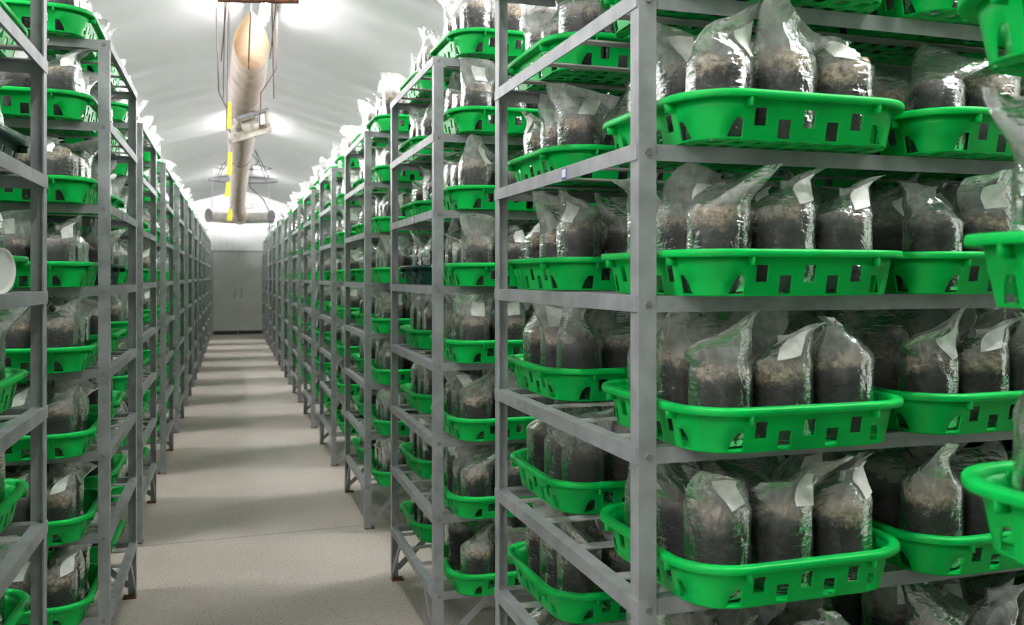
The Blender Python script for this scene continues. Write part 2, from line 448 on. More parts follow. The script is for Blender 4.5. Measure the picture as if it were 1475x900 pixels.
def roof_half(name, xe, label):
    b = MB(); rows = []
    NX = 26; ys = []
    y = Y0
    while y < Y1 - 1e-6: ys.append(y); y += 0.11
    ys.append(Y1)
    for y in ys:
        r = []
        for i in range(NX+1):
            x = RX + (xe-RX)*i/NX
            ph = y/0.62 + 0.30*noise.noise((x*0.5, y*0.2, 3.1)) + 0.05*abs(x-RX)
            fr = abs((ph % 1.0) - 0.5)*2            # 1 on the purlin line, 0 mid span
            sag = -0.026*(1-fr**2) - 0.012*max(0, fr-0.8)/0.2
            wr = 0.014*noise.noise((x*0.7+5, y*2.3+0.6*x, 1.7)) + 0.008*noise.noise((x*1.3, y*6.0+1.5*x, 9.0))
            k = min(1, i/2.0)
            z = roof_z(x) + (sag + wr)*k
            r.append((x, y, z))
        rows.append(r)
    b.grid(rows, closed=False)
    o = obj(name, b.mesh(name, M['film'], smooth=True))
    return tag(o, label, 'ceiling', kind='structure')
roof_half('ceiling', XL, 'white tent film roof slope over the racks beside the round white dish')
roof_half('ceiling', XR, 'white tent film roof slope over the racks without the round white dish')

def wall(name, x0, x1, y0, y1, label, mat='film'):
    b = MB(); b.box(min(x0,x1), max(x0,x1), min(y0,y1), max(y0,y1), 0, min(roof_z(x0), roof_z(x1)) + 0.02)
    return tag(obj(name, b.mesh(name, M[mat])), label, 'wall', kind='structure')
def sheet(name, x, label):
    b = MB(); t = 0.06 if x > 0 else -0.06; b.box(min(x, x+t), max(x, x+t), Y0, Y1, 0, roof_z(x))
    return tag(obj(name, b.mesh(name, M['wall'])), label, 'wall', kind='structure')
sheet('wall_left', XL, 'white film side wall behind the racks with the round dish')
sheet('wall_right', XR, 'white film side wall behind the racks without the round dish')
def gable(name, y, t, label):
    b = MB()
    pts = [(XL,0),(XR,0),(XR,roof_z(XR)),(RX,RZ),(XL,roof_z(XL))]
    v = [(x,y,z) for x, z in pts] + [(x,y+t,z) for x, z in pts]
    b.add(v, [(0,1,2,3,4),(9,8,7,6,5)] + [(i,(i+1)%5+0,(i+1)%5+5,i+5) for i in range(5)])
    return tag(obj(name, b.mesh(name, M['wall'])), label, 'wall', kind='structure')
gable('wall_back', Y1, 0.1, 'white ribbed end wall around the double doors')
gable('wall_front', Y0-0.1, 0.1, 'white end wall opposite the double doors')

# double doors
DX, DW, DH = 0.18, 0.64, 2.22
for n, s in ((1, -1), (2, 1)):
    x0, x1 = (DX-DW, DX-0.004) if s < 0 else (DX+0.004, DX+DW)
    b = MB(); b.box(x0, x1, Y1-0.05, Y1-0.002, 0.10, DH)
    d = tag(obj('door_%d' % n, b.mesh('door', M['door'])), 'pale grey metal door leaf, hinged on the %s' % ('side of the white dish' if s < 0 else 'side away from the white dish'), 'door', kind='structure')
    b = MB(); b.box(x0, x1, Y1-0.055, Y1-0.002, 0.0, 0.10)
    obj('door_sweep', b.mesh('door_sweep', M['rubber']), d)
    hx = DX + s*0.09
    b = MB(); b.tube([(hx, Y1-0.05, 1.02), (hx, Y1-0.10, 1.04), (hx, Y1-0.10, 1.24), (hx, Y1-0.05, 1.26)], 0.014, 8)
    obj('door_handle', b.mesh('door_handle', M['door_frame'], True), d)
b = MB()
b.box(DX-DW-0.06, DX-DW, Y1-0.07, Y1-0.001, 0, DH+0.06); b.box(DX+DW, DX+DW+0.06, Y1-0.07, Y1-0.001, 0, DH+0.06)
b.box(DX-DW, DX+DW, Y1-0.07, Y1-0.001, DH, DH+0.06); b.box(DX+0.012, DX+0.04, Y1-0.062, Y1-0.04, DH-0.18, DH-0.03)
tag(obj('trim_1', b.mesh('door_frame', M['door_frame'])), 'grey steel frame round the double doors', 'door frame', kind='structure')

# ------------------------------------------------------------------ tray meshes (square, rounded corners, slotted sides)
SQ = 0.150                       # half length of the straight part of a side; corner arcs beyond
def side_point(c, d):
    """point on the side facing -y: c is the distance along it, running on round the corner"""
    if abs(c) <= SQ: return (c, -d)
    a = (abs(c)-SQ)/0.10; r = d - SQ; sg = 1 if c > 0 else -1
    return (sg*(SQ + r*math.sin(a)), -SQ - r*math.cos(a))
TURN = ((1,0),(0,1),(-1,0),(0,-1))
def tray_mesh(mat):
    cols = [-0.180,-0.152,-0.128,-0.100,-0.072,-0.042,-0.014,0.014,0.042,0.072,0.100,0.128,0.152,0.180]
    zs = [0.0, 0.004, 0.028, 0.042, 0.063, 0.082]
    hole = {}
    for i in range(len(cols)-1):
        c = 0.5*(cols[i]+cols[i+1]); w = cols[i+1]-cols[i]
        if i in (0, len(cols)-2): hole[i] = (1, 3)
        elif min(abs(c), abs(abs(c)-0.114)) < 1e-3 and w < 0.0285: hole[i] = (2, 4)
        elif abs(abs(c)-0.057) < 1e-3 and w < 0.031: hole[i] = (1, 3)
    NA = 5; rings = []
    per_side = len(cols) + NA - 1
    a0 = (0.188-SQ)/0.10
    for zi, z in enumerate(zs):
        ring = []; d = 0.240 + 0.20*z; r = d - SQ
        for ca, sa in TURN:
            pts = []
            for ci, c in enumerate(cols):
                if ci in (0, len(cols)-1): c = math.copysign((0.190, 0.188, 0.178, 0.167, 0.178, 0.180)[zi], c)
                pts.append(side_point(c, d))
            for k in range(1, NA):
                a = a0 + (math.pi/2 - 2*a0)*k/NA
                pts.append((SQ + r*math.sin(a), -SQ - r*math.cos(a)))
            ring += [(ca*x - sa*y, sa*x + ca*y, z) for x, y in pts]
        rings.append(ring)
    n = len(rings[0]); vs = [p for r in rings for p in r]; fs = []
    for zi in range(len(zs)-1):
        for k in range(n):
            ci = k % per_side
            if ci in hole and hole[ci][0] <= zi < hole[ci][1]: continue
            k2 = (k+1) % n
            fs.append((zi*n+k, zi*n+k2, (zi+1)*n+k2, (zi+1)*n+k))
    me = bpy.data.meshes.new('tray_raw'); me.from_pydata(vs, [], fs); me.update()
    tmp = bpy.data.objects.new('tmp', me); COL.objects.link(tmp)
    md = tmp.modifiers.new('s', 'SOLIDIFY'); md.thickness = 0.0035; md.offset = -1
    dg = bpy.context.evaluated_depsgraph_get()
    ev = bpy.data.meshes.new_from_object(tmp.evaluated_get(dg))
    COL.objects.unlink(tmp); bpy.data.objects.remove(tmp)
    b = MB(); b.add([v.co[:] for v in ev.vertices], [tuple(p.vertices) for p in ev.polygons])
    # lattice floor
    for q in range(-4, 5):
        c = q*0.0535; h = 0.239
        if abs(c)+0.012 > SQ: h = SQ + math.sqrt(max(0, 0.089**2 - (abs(c)+0.012-SQ)**2))
        b.box(c-0.012, c+0.012, -h, h, 0.0, 0.0035); b.box(-h, h, c-0.010, c+0.010, 0.0005, 0.0040)
    out = b.mesh('plastic_tray', mat, pos=True)
    for p in out.polygons: p.use_smooth = abs(p.normal.x) > 0.1 and abs(p.normal.y) > 0.1
    return out
def rim_mesh(mat):
    S = SQ; b = MB(); NA = 9
    prof = [(0.2562,0.080),(0.2600,0.082),(0.2765,0.0785),(0.2785,0.081),(0.2785,0.090),(0.2760,0.0940),(0.2600,0.0950),(0.2545,0.0925),(0.2530,0.078)]
    rings = []
    for d, z in prof:
        r = []
        for sd in range(4):
            ca, sa = [(1,0),(0,1),(-1,0),(0,-1)][sd]
            pts = [(-S, -d), (0, -d)]
            for k in range(0, NA):
                a = -math.pi/2 + (math.pi/2)*k/NA
                pts.append((S + (d-S)*math.cos(a), -S + (d-S)*math.sin(a)))
            r += [(ca*x - sa*y, sa*x + ca*y, z) for x, y in pts]
        rings.append(r)
    b.grid(rings)
    for sd in range(4):
        ca, sa = [(1,0),(0,1),(-1,0),(0,-1)][sd]
        for x in (-0.150, 0.150):
            bb = MB(); bb.box(x-0.002, x+0.002, -0.277, -0.252, 0.062, 0.085)
            b.add([(ca*p[0]-sa*p[1], sa*p[0]+ca*p[1], p[2]) for p in bb.v], bb.f)
    return b.mesh('rim', mat, smooth=True, pos=True)
TRAY = {c: (tray_mesh(M[c]), rim_mesh(M[c])) for c in ('green', 'dark')}

# ------------------------------------------------------------------ bag variants
def smooth(t): t = max(0, min(1, t)); return t*t*(3-2*t)
def bag_variant(seed):
    rd = random.Random(100+seed)
    H = rd.uniform(0.262, 0.300); hs = rd.uniform(0.160, 0.190); r0 = rd.uniform(0.0675, 0.0702)
    kind = ['flare','flare','fold','cone','flare','fold','flare','cone','flare','fold','flare','cone','fold','flare'][seed % 14]
    if kind == 'flare': Wt, D, lean, slant, nod = rd.uniform(0.092,0.112), 0.006, rd.uniform(-0.025,0.025), rd.choice([-1,1])*rd.uniform(0.008,0.042), rd.uniform(-0.075,-0.005)
    elif kind == 'fold': Wt, D, lean, slant, nod = rd.uniform(0.080,0.100), 0.006, rd.choice([-1,1])*rd.uniform(0.030,0.065), rd.choice([-1,1])*rd.uniform(0.03,0.06), rd.uniform(-0.07,0.0)
    else: Wt, D, lean, slant, nod = rd.uniform(0.026,0.040), 0.012, rd.choice([-1,1])*rd.uniform(0.02,0.055), rd.uniform(-0.02,0.02), rd.uniform(-0.04,0.01)
    tw = rd.uniform(-0.35, 0.35); ph = rd.uniform(0, 50)
    neck = rd.uniform(0.0, 0.018)
    tail = rd.uniform(0.02, 0.04) if kind == 'cone' else 0
    def S(a, z):
        """a: angle, z: nominal height along the sleeve"""
        u = max(0.0, (z-hs)/(H-hs))
        ca, sa = math.cos(a), math.sin(a)
        e = smooth(u*1.1)
        W = r0 + (Wt-r0)*e + tail*max(0, u-0.72)/0.28 - neck*math.exp(-((u-0.22)/0.16)**2)
        Dp = r0 + (D-r0)*smooth(u**0.85*1.05)
        sq = 0.90   # slightly squarish
        x = W*math.copysign(abs(ca)**sq, ca); y = Dp*math.copysign(abs(sa)**sq, sa)
        # wrinkles
        nv = noise.noise((ca*1.6+ph, sa*1.6, z*26)); nv2 = noise.noise((ca*3.2, sa*3.2+ph, z*11-ca*2))
        ridge = 1-abs(nv2)*2
        wx = 0.0022*nv + u*0.006*nv2
        x *= 1 + wx/0.07; y *= 1 + wx/0.07
        pl = 0.020*min(1, u*3)*noise.noise((ca*4.2+ph, sa*4.2, z*6 + ca*1.5))
        x *= 1 + pl/0.07*0.5; y += math.copysign(pl, sa)*0.8*(1-0.5*u)
        y += u*(0.016*noise.noise((x*14+ph, z*12, 2.0)) + 0.008*ridge)
        # fold crease: a diagonal dent across the upper film
        y += 0.010*e*math.sin(x*38 + z*30 + ph)
        if z < 0.02: k = 0.86 + 0.14*math.sqrt(max(0, z/0.02)); x *= k; y *= k
        t = tw*u; x, y = x*math.cos(t)-y*math.sin(t), x*math.sin(t)+y*math.cos(t)
        zz = z + u*slant*(x/max(W, 0.02)) + 0.010*u*u*noise.noise((x*22+ph, 0.3, 4))
        x += lean*u**1.3; y += nod*u**2
        zz -= 0.25*abs(lean)*u*u
        return Vector((x, y, min(zz, 0.302)))
    n, m = 30, 20
    zl = [0.0, 0.008, 0.02] + [0.02 + (hs-0.02)*i/7 for i in range(1, 8)] + [hs + (H-hs)*i/(m-10) for i in range(1, m-9)]
    sl = MB(); sl.grid([[S(2*math.pi*k/n, z) for k in range(n)] for z in zl]); sl.f.append(tuple(range(n))); sl.m.append(0)
    # substrate column
    n2 = 22; su = MB(); rings = []
    for z in [0.002, 0.010, 0.04, 0.08, 0.11, 0.13, hs-0.020, hs-0.008]:
        rings.append([(lambda p, f: Vector((p.x*f, p.y*f, z)))(S(2*math.pi*k/n2, max(z, 0.006)), 0.965) for k in range(n2)])
    base = rings[-1]
    for j, (f, dz) in enumerate(((0.86, 0.010), (0.6, 0.020), (0.3, 0.024))):
        rings.append([Vector((p.x*f, p.y*f, hs + dz - 0.006 + 0.028*noise.noise((p.x*f*26+ph, p.y*f*26, 7.7)))) for p in base])
    su.grid(rings); o = len(su.v)-n2; su.f.append(tuple(reversed(range(o, o+n2)))); su.m.append(0); su.f.append(tuple(range(n2))); su.m.append(0)
    # paper label on the front (-y) face
    lb = MB(); q = 5; hw = 0.027; zc = hs + (H-hs)*rd.uniform(0.38, 0.52); ac = -math.pi/2 + rd.uniform(-0.35, 0.35); rot = rd.uniform(-0.25, 0.25)
    grid = []
    for i in range(q):
        row = []
        for j in range(q):
            uu = (j/(q-1)*2-1)*hw; vv = (i/(q-1)*2-1)*hw*1.1
            du = uu*math.cos(rot)-vv*math.sin(rot); dv = uu*math.sin(rot)+vv*math.cos(rot)
            zq = zc+dv; Wl = r0 + (Wt-r0)*smooth((zq-hs)/(H-hs)*1.1)
            p = S(ac + du/max(Wl, 0.05), zq); row.append(p + Vector((0, -0.005, 0)))
        grid.append(row)
    lb.grid(grid, closed=False)
    c = MB(); c.add(sl.v, sl.f); c.mi = 1; c.add(su.v, su.f); c.mi = 2; c.add(lb.v, lb.f)
    return dict(geo=(sl.v, sl.f), sleeve=sl.mesh('film_sleeve', M['sleeve'], True, True), sub=su.mesh('substrate', M['substrate'], True, True),
                label=lb.mesh('paper_label', M['paper'], True, True), comb=c.mesh('bag_all', [M['sleeve'], M['substrate'], M['paper']], True, True))
NV = 28
BAGS = [bag_variant(i) for i in range(NV)]

# ------------------------------------------------------------------ racks
ZK = [0.275 + 0.315*k for k in range(8)]
DEP, LEN = 1.05, 1.25
_cache = {}
def cached(key, fn):
    if key not in _cache: _cache[key] = fn()
    return _cache[key]
def angle_post(sx, sy):
    def f():
        b = MB(); w, t = 0.040, 0.004
        x = sorted((0, sx*w)); xt = sorted((0, sx*t)); y = sorted((0, sy*w)); yt = sorted((0, sy*t))
        b.box(x[0], x[1], yt[0], yt[1], 0, ZK[7]); y2 = sorted((sy*t, sy*w)); b.box(xt[0], xt[1], y2[0], y2[1], 0, ZK[7])
        return b.mesh('post', M['steel'])
    return cached(('post', sx, sy), f)
def rail_y(sx):
    def f():
        b = MB(); w, t, L = 0.034, 0.004, DEP-0.008
        xt = sorted((0, sx*t)); xf = sorted((sx*t, sx*w))
        b.box(xt[0], xt[1], -L/2, L/2, -0.034, 0); b.box(xf[0], xf[1], -L/2, L/2, -t, 0)
        return b.mesh('end_rail', M['steel'])
    return cached(('ry', sx), f)
def rail_x(sy):
    def f():
        b = MB(); w, t, L = 0.034, 0.004, LEN-0.008
        yt = sorted((0, sy*t)); yf = sorted((sy*t, sy*w))
        b.box(-L/2, L/2, yt[0], yt[1], -0.034, 0); b.box(-L/2, L/2, yf[0], yf[1], -t, 0)
        return b.mesh('long_rail', M['steel'])
    return cached(('rx', sy), f)
def slat():
    def f():
        b = MB(); b.box(-LEN/2+0.006, LEN/2-0.006, -0.019, 0.019, -0.009, -0.0045)
        return b.mesh('slat', M['slat'])
    return cached('slat', f)
def foot():
    def f():
        b = MB(); b.box(-0.0015, 0.06, -0.0015, 0.06, 0, 0.005); return b.mesh('foot_plate', M['rust'])
    return cached('foot', f)
def bolt():
    def f():
        b = MB(); b.tube([(0, 0.004, 0), (0, -0.006, 0)], 0.0080, 6); return b.mesh('bolt', M['bolt'])
    return cached('bolt', f)
def brace(key, a, c):
    def f():
        b = MB(); b.bar(a, c, 0.005, 0.03) if abs(a[0]-c[0]) < 1e-6 else b.bar(a, c, 0.005, 0.03); return b.mesh('brace', M['steel'])
    return cached(('br',)+key, f)
def sticker():
    def f():
        b = MB(); b.box(-0.0015, 0.0015, -0.016, 0.016, -0.014, 0.014); b.mi = 1; b.box(-0.002, 0.002, -0.012, 0.012, -0.010, 0.010)
        return b.mesh('number_sticker', [M['sticker_edge'], M['sticker']])
    return cached('stk', f)

def make_rack(side, x0, y0, label, group, near, rz=0.0, x_off=0.0):
    """side: +1 the rack runs to +x from the aisle, -1 to -x"""
    root = bpy.data.objects.new('steel_rack', None); COL.objects.link(root)
    root.empty_display_size = 0.1
    root.location = (x0, y0, 0); root.rotation_euler = (0, 0, rz)
    tag(root, label, 'rack', group)
    s = side
    for ex in (0, 1):
        for ey in (0, 1):
            sx = s if ex == 0 else -s; sy = 1 if ey == 0 else -1
            px, py = s*LEN*ex, DEP*ey
            obj('post', angle_post(sx, sy), root, (px, py, 0))
            f = obj('foot_plate', foot(), root, (px, py, 0)); f.scale = (sx, sy, 1)
            a = (0, 0, 0); 
            obj('brace', brace((0, sy), (0, 0, -0.01), (0, sy*0.20, 0.175)), root, (px+sx*0.007, py+sy*0.035, 0.06))
            obj('brace', brace((1, sx), (0, 0, -0.01), (sx*0.20, 0, 0.175)), root, (px+sx*0.035, py+sy*0.007, 0.06))
    for k, z in enumerate(ZK):
        for ex in (0, 1):
            sx = s if ex == 0 else -s
            obj('end_rail', rail_y(sx), root, (s*LEN*ex - sx*0.0035, DEP/2, z))
        for ey in (0, 1):
            sy = 1 if ey == 0 else -1
            obj('long_rail', rail_x(sy), root, (s*LEN/2, DEP*ey + sy*0.0045, z - 0.0005))
        for yy in (0.17, 0.40, 0.65, 0.88):
            obj('slat', slat(), root, (s*LEN/2, yy, z+0.002))
        if near:
            obj('bolt', bolt(), root, (s*0.021, 0.0, z-0.018))
    if near:
        obj('number_sticker', sticker(), root, (-s*0.0045, 0.42, ZK[5]-0.017))
    return root

# rows: (side, aisle x, entrance-side y, number of rack bays, row ordinal counted from the doors)
ROWS = []
PER = 1.955
ROWS.append((1, 0.846, -0.28, 1, 13))
for i in range(12):
    ROWS.append((1, [0.80, 0.795][i > 0], 1.68 + PER*i - (0.03 if i in (1,) else 0), 2 if i < 2 else 1, 12-i))
    ROWS.append((-1, -0.485 if i == 0 else (-0.445 if i == 1 else -0.50), 1.69 + PER*i + (0.09 if 1 <= i else 0), 2 if i < 2 else 1, 12-i))
SIDEW = {1: 'right', -1: 'left'}
for (s, x0, y0, nb, ro) in ROWS:
    for bay in range(nb):
        lab = 'grey steel shelving rack, %s row %s from the doors%s' % (SIDEW[s], ORD[ro], '' if bay == 0 else ', outer bay by the wall')
        make_rack(s, x0 + s*(LEN+0.004)*bay, y0, lab, 'steel racks along the aisle', bay == 0)

# ------------------------------------------------------------------ trays and bags: list all, pick the ones that show largest
# fillings of a tray: nine bags whose films clear one another, the rails and posts above and the next tray
GP = 0.152
BANDS = {'aisle': (-0.160, -0.088), 'inner': (-0.182, -0.106), 'back': (0.088, 0.160), 'near': (-0.010, 0.066)}   # where the long rail crosses above
def solve_filling(cls, seed):
    rd = random.Random(seed); lo, hi = BANDS[cls]
    rb = MB(); rb.box(-0.6, 0.6, lo, hi, 0.2725, 0.33); rail = BVHTree.FromPolygons(rb.v, rb.f)
    out, placed = {}, []
    for gy in ((1, 0, -1) if cls in ('back', 'near') else (-1, 0, 1)):
        for gx in rd.sample((-1, 0, 1), 3):
            best = None
            for t in range(200):
                va = rd.randrange(NV); scl = rd.uniform(0.93, 1.0)
                rot = rd.gauss(0, 0.38) + (rd.choice((-0.8, 0.8)) if gx and rd.random() < 0.3 else 0)
                if rd.random() < (0.15 if gy == -1 and cls != 'back' else 0.5 if gy == 1 else 0.33): rot += math.pi
                dx = gx*GP + rd.uniform(-0.003, 0.003); dy = gy*GP + rd.uniform(-0.003, 0.003)
                ca, sa = math.cos(rot)*scl, math.sin(rot)*scl
                vs, fs = BAGS[va]['geo']
                w = [(dx + ca*x - sa*y, dy + sa*x + ca*y, z*scl) for x, y, z in vs]
                if max(abs(p[0]) for p in w) > 0.278 or max(abs(p[1]) for p in w) > 0.33 or max(max(abs(p[0]), abs(p[1])) for p in w if p[2] < 0.10) > 0.2305: continue
                bv = BVHTree.FromPolygons(w, fs)
                n = len(bv.overlap(rail)) + sum(len(bv.overlap(q)) for q in placed)
                if best is None or n < best[0]: best = (n, (dx, dy, rot, va, scl), bv)
                if n == 0: break
            if best is None: print('no place', cls, seed, gx, gy); continue
            if best[0]: print('touching films', cls, seed, gx, gy, best[0])
            out[(gx, gy)] = best[1]; placed.append(best[2])
    return out
FILL = {c: [solve_filling(c, 500 + 37*q + 11*len(c)) for q in range(8)] for c in BANDS}

def reach(f):
    """how far the free film of the corner bag leans out towards the aisle"""
    if (-1, 1) not in f: return 0
    dx, dy, rot, va, scl = f[(-1, 1)]
    zs_ = [dx + (math.cos(rot)*x - math.sin(rot)*y)*scl for x, y, z in BAGS[va]['geo'][0] if z > 0.20]
    return sum(sorted(zs_)[:len(zs_)//3])/(len(zs_)//3)
FILL['near'].sort(key=reach)
rnd = random.Random(21)
TP, TD = 0.576, 0.38   # pitch along the rack, offset from the rack centre line
trays, bags = [], []
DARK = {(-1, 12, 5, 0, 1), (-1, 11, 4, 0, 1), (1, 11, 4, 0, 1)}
for (s, x0, y0, nb, ro) in ROWS:
    for k in range(8):
        for c in range(2*nb):
            for d in (0, 1):
                tx = x0 + s*(0.325 + TP*c + (LEN+0.004-2*TP)*(c//2)) + s*0.5*(rnd.uniform(-0.008, 0.008) + 0.008)
                ty = y0 + DEP/2 + (-TD if d == 0 else TD + (0.095 if ro == 13 else 0)) + rnd.uniform(-0.015, 0.015)
                if c > 0 and d == 0: ty += 0.020
                tz = ZK[k] + 0.0002
                rz = rnd.uniform(-0.020, 0.020)
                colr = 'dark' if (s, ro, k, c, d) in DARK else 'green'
                pr = project(tx, ty, tz+0.06)
                sc = 0
                if pr and -270 < pr[0] < (1900 if ro == 13 else 1600) and -90 < pr[1] < 970:
                    sc = 1/pr[2]
                    if c > 0: sc *= 0.5 if (ro >= 12 and d == 0 and s > 0) else 0.02
                    if ro == 13 and d == 0: sc *= 0.05
                trays.append((sc, s, ro, k, c, d, tx, ty, tz, rz, colr))
                fill = FILL['near' if ro == 13 and d == 1 else 'back' if d == 1 else 'aisle' if c == 0 else 'inner'][0 if ro == 13 and d == 1 and k == 4 else 1 if ro == 13 and d == 1 and k == 3 else rnd.randrange(8)]
                for ix in range(3):
                    for iy in range(3):
                        vis = (ix == 0 and c == 0) or (iy == 0 and d == 0 and c == 0)
                        if rnd.random() < 0.035 and not (ix == 0 and iy == 0) and ro < 13: continue
                        if (s*(ix-1), iy-1) not in fill: continue
                        dx, dy, rot, va, scl = fill[(s*(ix-1), iy-1)]
                        bx, by = tx + dx, ty + dy
                        w = 0.0
                        if c == 0:
                            if ix == 0: w = 1.0
                            elif iy == 0 and d == 0: w = (1.0 if ro >= 12 and s > 0 else (0.6 if ix == 1 else 0.15))
                            elif iy == 0 and d == 1 and ix == 1: w = 0.35
                            elif iy == 1 and d == 0: w = 0.10
                        elif ro == 12 and s > 0 and d == 0 and iy == 0 and c == 1: w = 0.9
                        if ro == 13: w = 1.0 if (d == 1 and iy == 2 and c == 0) else 0.0
                        p2 = project(bx, by, tz+0.2)
                        if not (p2 and -60 < p2[0] < (1600 if ro == 13 else 1540) and -80 < p2[1] < 960): w = 0
                        bscore = w/p2[2] if p2 else 0
                        bags.append((bscore, s, ro, k, c, d, ix, iy, bx, by, tz+0.0045, rot, va, scl, rnd.random()))

trays.sort(key=lambda t: -t[0]); bags.sort(key=lambda t: -t[0])
NT = sum(1 for t in trays[:300] if t[0] > 0); NB = sum(1 for t in bags[:300] if t[0] > 0)
DW_ = {0: 'entrance-side', 1: 'door-side'}
CW = {0: 'aisle-end', 1: 'inner', 2: 'outer', 3: 'wall-end'}
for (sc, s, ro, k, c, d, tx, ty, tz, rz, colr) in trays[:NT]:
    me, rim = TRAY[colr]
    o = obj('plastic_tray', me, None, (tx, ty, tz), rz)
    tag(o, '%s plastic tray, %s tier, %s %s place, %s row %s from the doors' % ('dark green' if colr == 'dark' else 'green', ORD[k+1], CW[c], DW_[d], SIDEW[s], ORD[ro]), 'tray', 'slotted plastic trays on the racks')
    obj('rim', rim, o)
IXW = {0: 'aisle', 1: 'middle', 2: 'inner'}
IYW = {0: 'entrance', 1: 'central', 2: 'door'}
for (sc, s, ro, k, c, d, ix, iy, bx, by, bz, rot, va, scl, r) in bags[:NB]:
    V = BAGS[va]
    o = obj('substrate_bag', V['sleeve'], None, (bx, by, bz), rot); o.scale = (scl, scl, scl*(1.22 if k == 7 else 1.0))
    tag(o, 'clear bag, %s %s spot of %s-tier %s %s tray, %s row %s from doors' % (IXW[ix], IYW[iy], ORD[k+1], CW[c], DW_[d], SIDEW[s], ORD[ro]), 'bag', 'clear bags of mushroom substrate')
    obj('substrate', V['sub'], o)
    if r < 0.75: obj('paper_label', V['label'], o)

# ------------------------------------------------------------------ the many trays and bags beyond: two objects of instances
def scatter(name, pts, sources, label, cat):
    """pts: (x, y, z, rot, variant, scale)"""
    me = bpy.data.meshes.new(name); me.from_pydata([p[:3] for p in pts], [], []); me.update()
    for an, ty, i in (('rot', 'FLOAT', 3), ('var', 'INT', 4)):
        at = me.attributes.new(an, ty, 'POINT'); at.data.foreach_set('value', [p[i] for p in pts])
    at = me.attributes.new('scl', 'FLOAT_VECTOR', 'POINT'); at.data.foreach_set('vector', [c for p in pts for c in (p[5], p[5], p[5]*p[6])])
    o = obj(name, me); tag(o, label, cat, kind='stuff')
    ng = bpy.data.node_groups.new(name, 'GeometryNodeTree')
    ng.interface.new_socket('Geometry', in_out='INPUT', socket_type='NodeSocketGeometry')
    ng.interface.new_socket('Geometry', in_out='OUTPUT', socket_type='NodeSocketGeometry')
    N, L = ng.nodes, ng.links
    gi = N.new('NodeGroupInput'); go = N.new('NodeGroupOutput'); jn = N.new('GeometryNodeJoinGeometry')
    def attr(nm, ty):
        a = N.new('GeometryNodeInputNamedAttribute'); a.data_type = ty; a.inputs['Name'].default_value = nm
        return [x for x in a.outputs if x.enabled and x.name == 'Attribute'][0]
    ar, av, asc = attr('rot', 'FLOAT'), attr('var', 'INT'), attr('scl', 'FLOAT_VECTOR')
    cx = N.new('ShaderNodeCombineXYZ'); L.new(ar, cx.inputs['Z'])
    e2r = N.new('FunctionNodeEulerToRotation'); L.new(cx.outputs[0], e2r.inputs[0])
    for i, src in enumerate(sources):
        oi = N.new('GeometryNodeObjectInfo'); oi.inputs['Object'].default_value = src; oi.inputs['As Instance'].default_value = True
        cp = N.new('FunctionNodeCompare'); cp.data_type = 'INT'; cp.operation = 'EQUAL'
        ins = [x for x in cp.inputs if x.enabled]
        L.new(av, ins[0]); ins[1].default_value = i
        ip = N.new('GeometryNodeInstanceOnPoints')
        L.new(gi.outputs[0], ip.inputs['Points']); L.new(oi.outputs['Geometry'], ip.inputs['Instance']); L.new(cp.outputs[0], ip.inputs['Selection'])
        L.new(e2r.outputs[0], ip.inputs['Rotation']); L.new(asc, ip.inputs['Scale'])
        L.new(ip.outputs[0], jn.inputs[0])
    L.new(jn.outputs[0], go.inputs[0])
    md = o.modifiers.new('instances', 'NODES'); md.node_group = ng
    return o
def unlinked(name, me): return bpy.data.objects.new(name, me)
# one joined tray mesh for the instances
def join_mesh(a, bm_, name, mat):
    b = MB()
    for me in (a, bm_): b.add([v.co[:] for v in me.vertices], [tuple(p.vertices) for p in me.polygons])
    out = b.mesh(name, mat, pos=True)
    sm = [p.use_smooth for me in (a, bm_) for p in me.polygons]
    out.polygons.foreach_set('use_smooth', sm)
    return out
tray_src = [unlinked('tray_source', join_mesh(*TRAY['green'], 'tray_whole', M['green']))]
scatter('far_trays', [(t[6], t[7], t[8], t[9], 0, 1.0, 1.0) for t in trays[NT:]], tray_src, 'green plastic trays deep in the racks and far down the aisle', 'tray')
bag_src = [unlinked('bag_source', V['comb']) for V in BAGS]
scatter('far_bags', [(t[8], t[9], t[10], t[11], t[12], t[13], 1.22 if t[3] == 7 else 1.0) for t in bags[NB:]], bag_src, 'clear substrate bags deep in the racks and far down the aisle', 'bag')
print('trays', len(trays), NT, 'bags', len(bags), NB)

# ------------------------------------------------------------------ round white dish leaning on the rack
b = MB(); n = 32
prof = [(0.0, 0.004), (0.050, 0.004), (0.056, 0.002), (0.060, -0.004), (0.062, -0.004), (0.062, 0.003), (0.057, 0.008), (0.050, 0.009), (0.0, 0.009)]
b.grid([[(r*math.cos(2*math.pi*k/n), h, r*math.sin(2*math.pi*k/n)) for k in range(n)] for r, h in prof])
lid = obj('white_dish', b.mesh('white_dish', M['white_plastic'], True), None, (-0.500, 2.29, ZK[4]+0.0522), R(62))
lid.rotation_euler = (R(0), R(0), R(70)); lid.scale = (0.85, 0.85, 0.85)
tag(lid, 'round white plastic dish standing on the end rail of a left rack', 'dish')

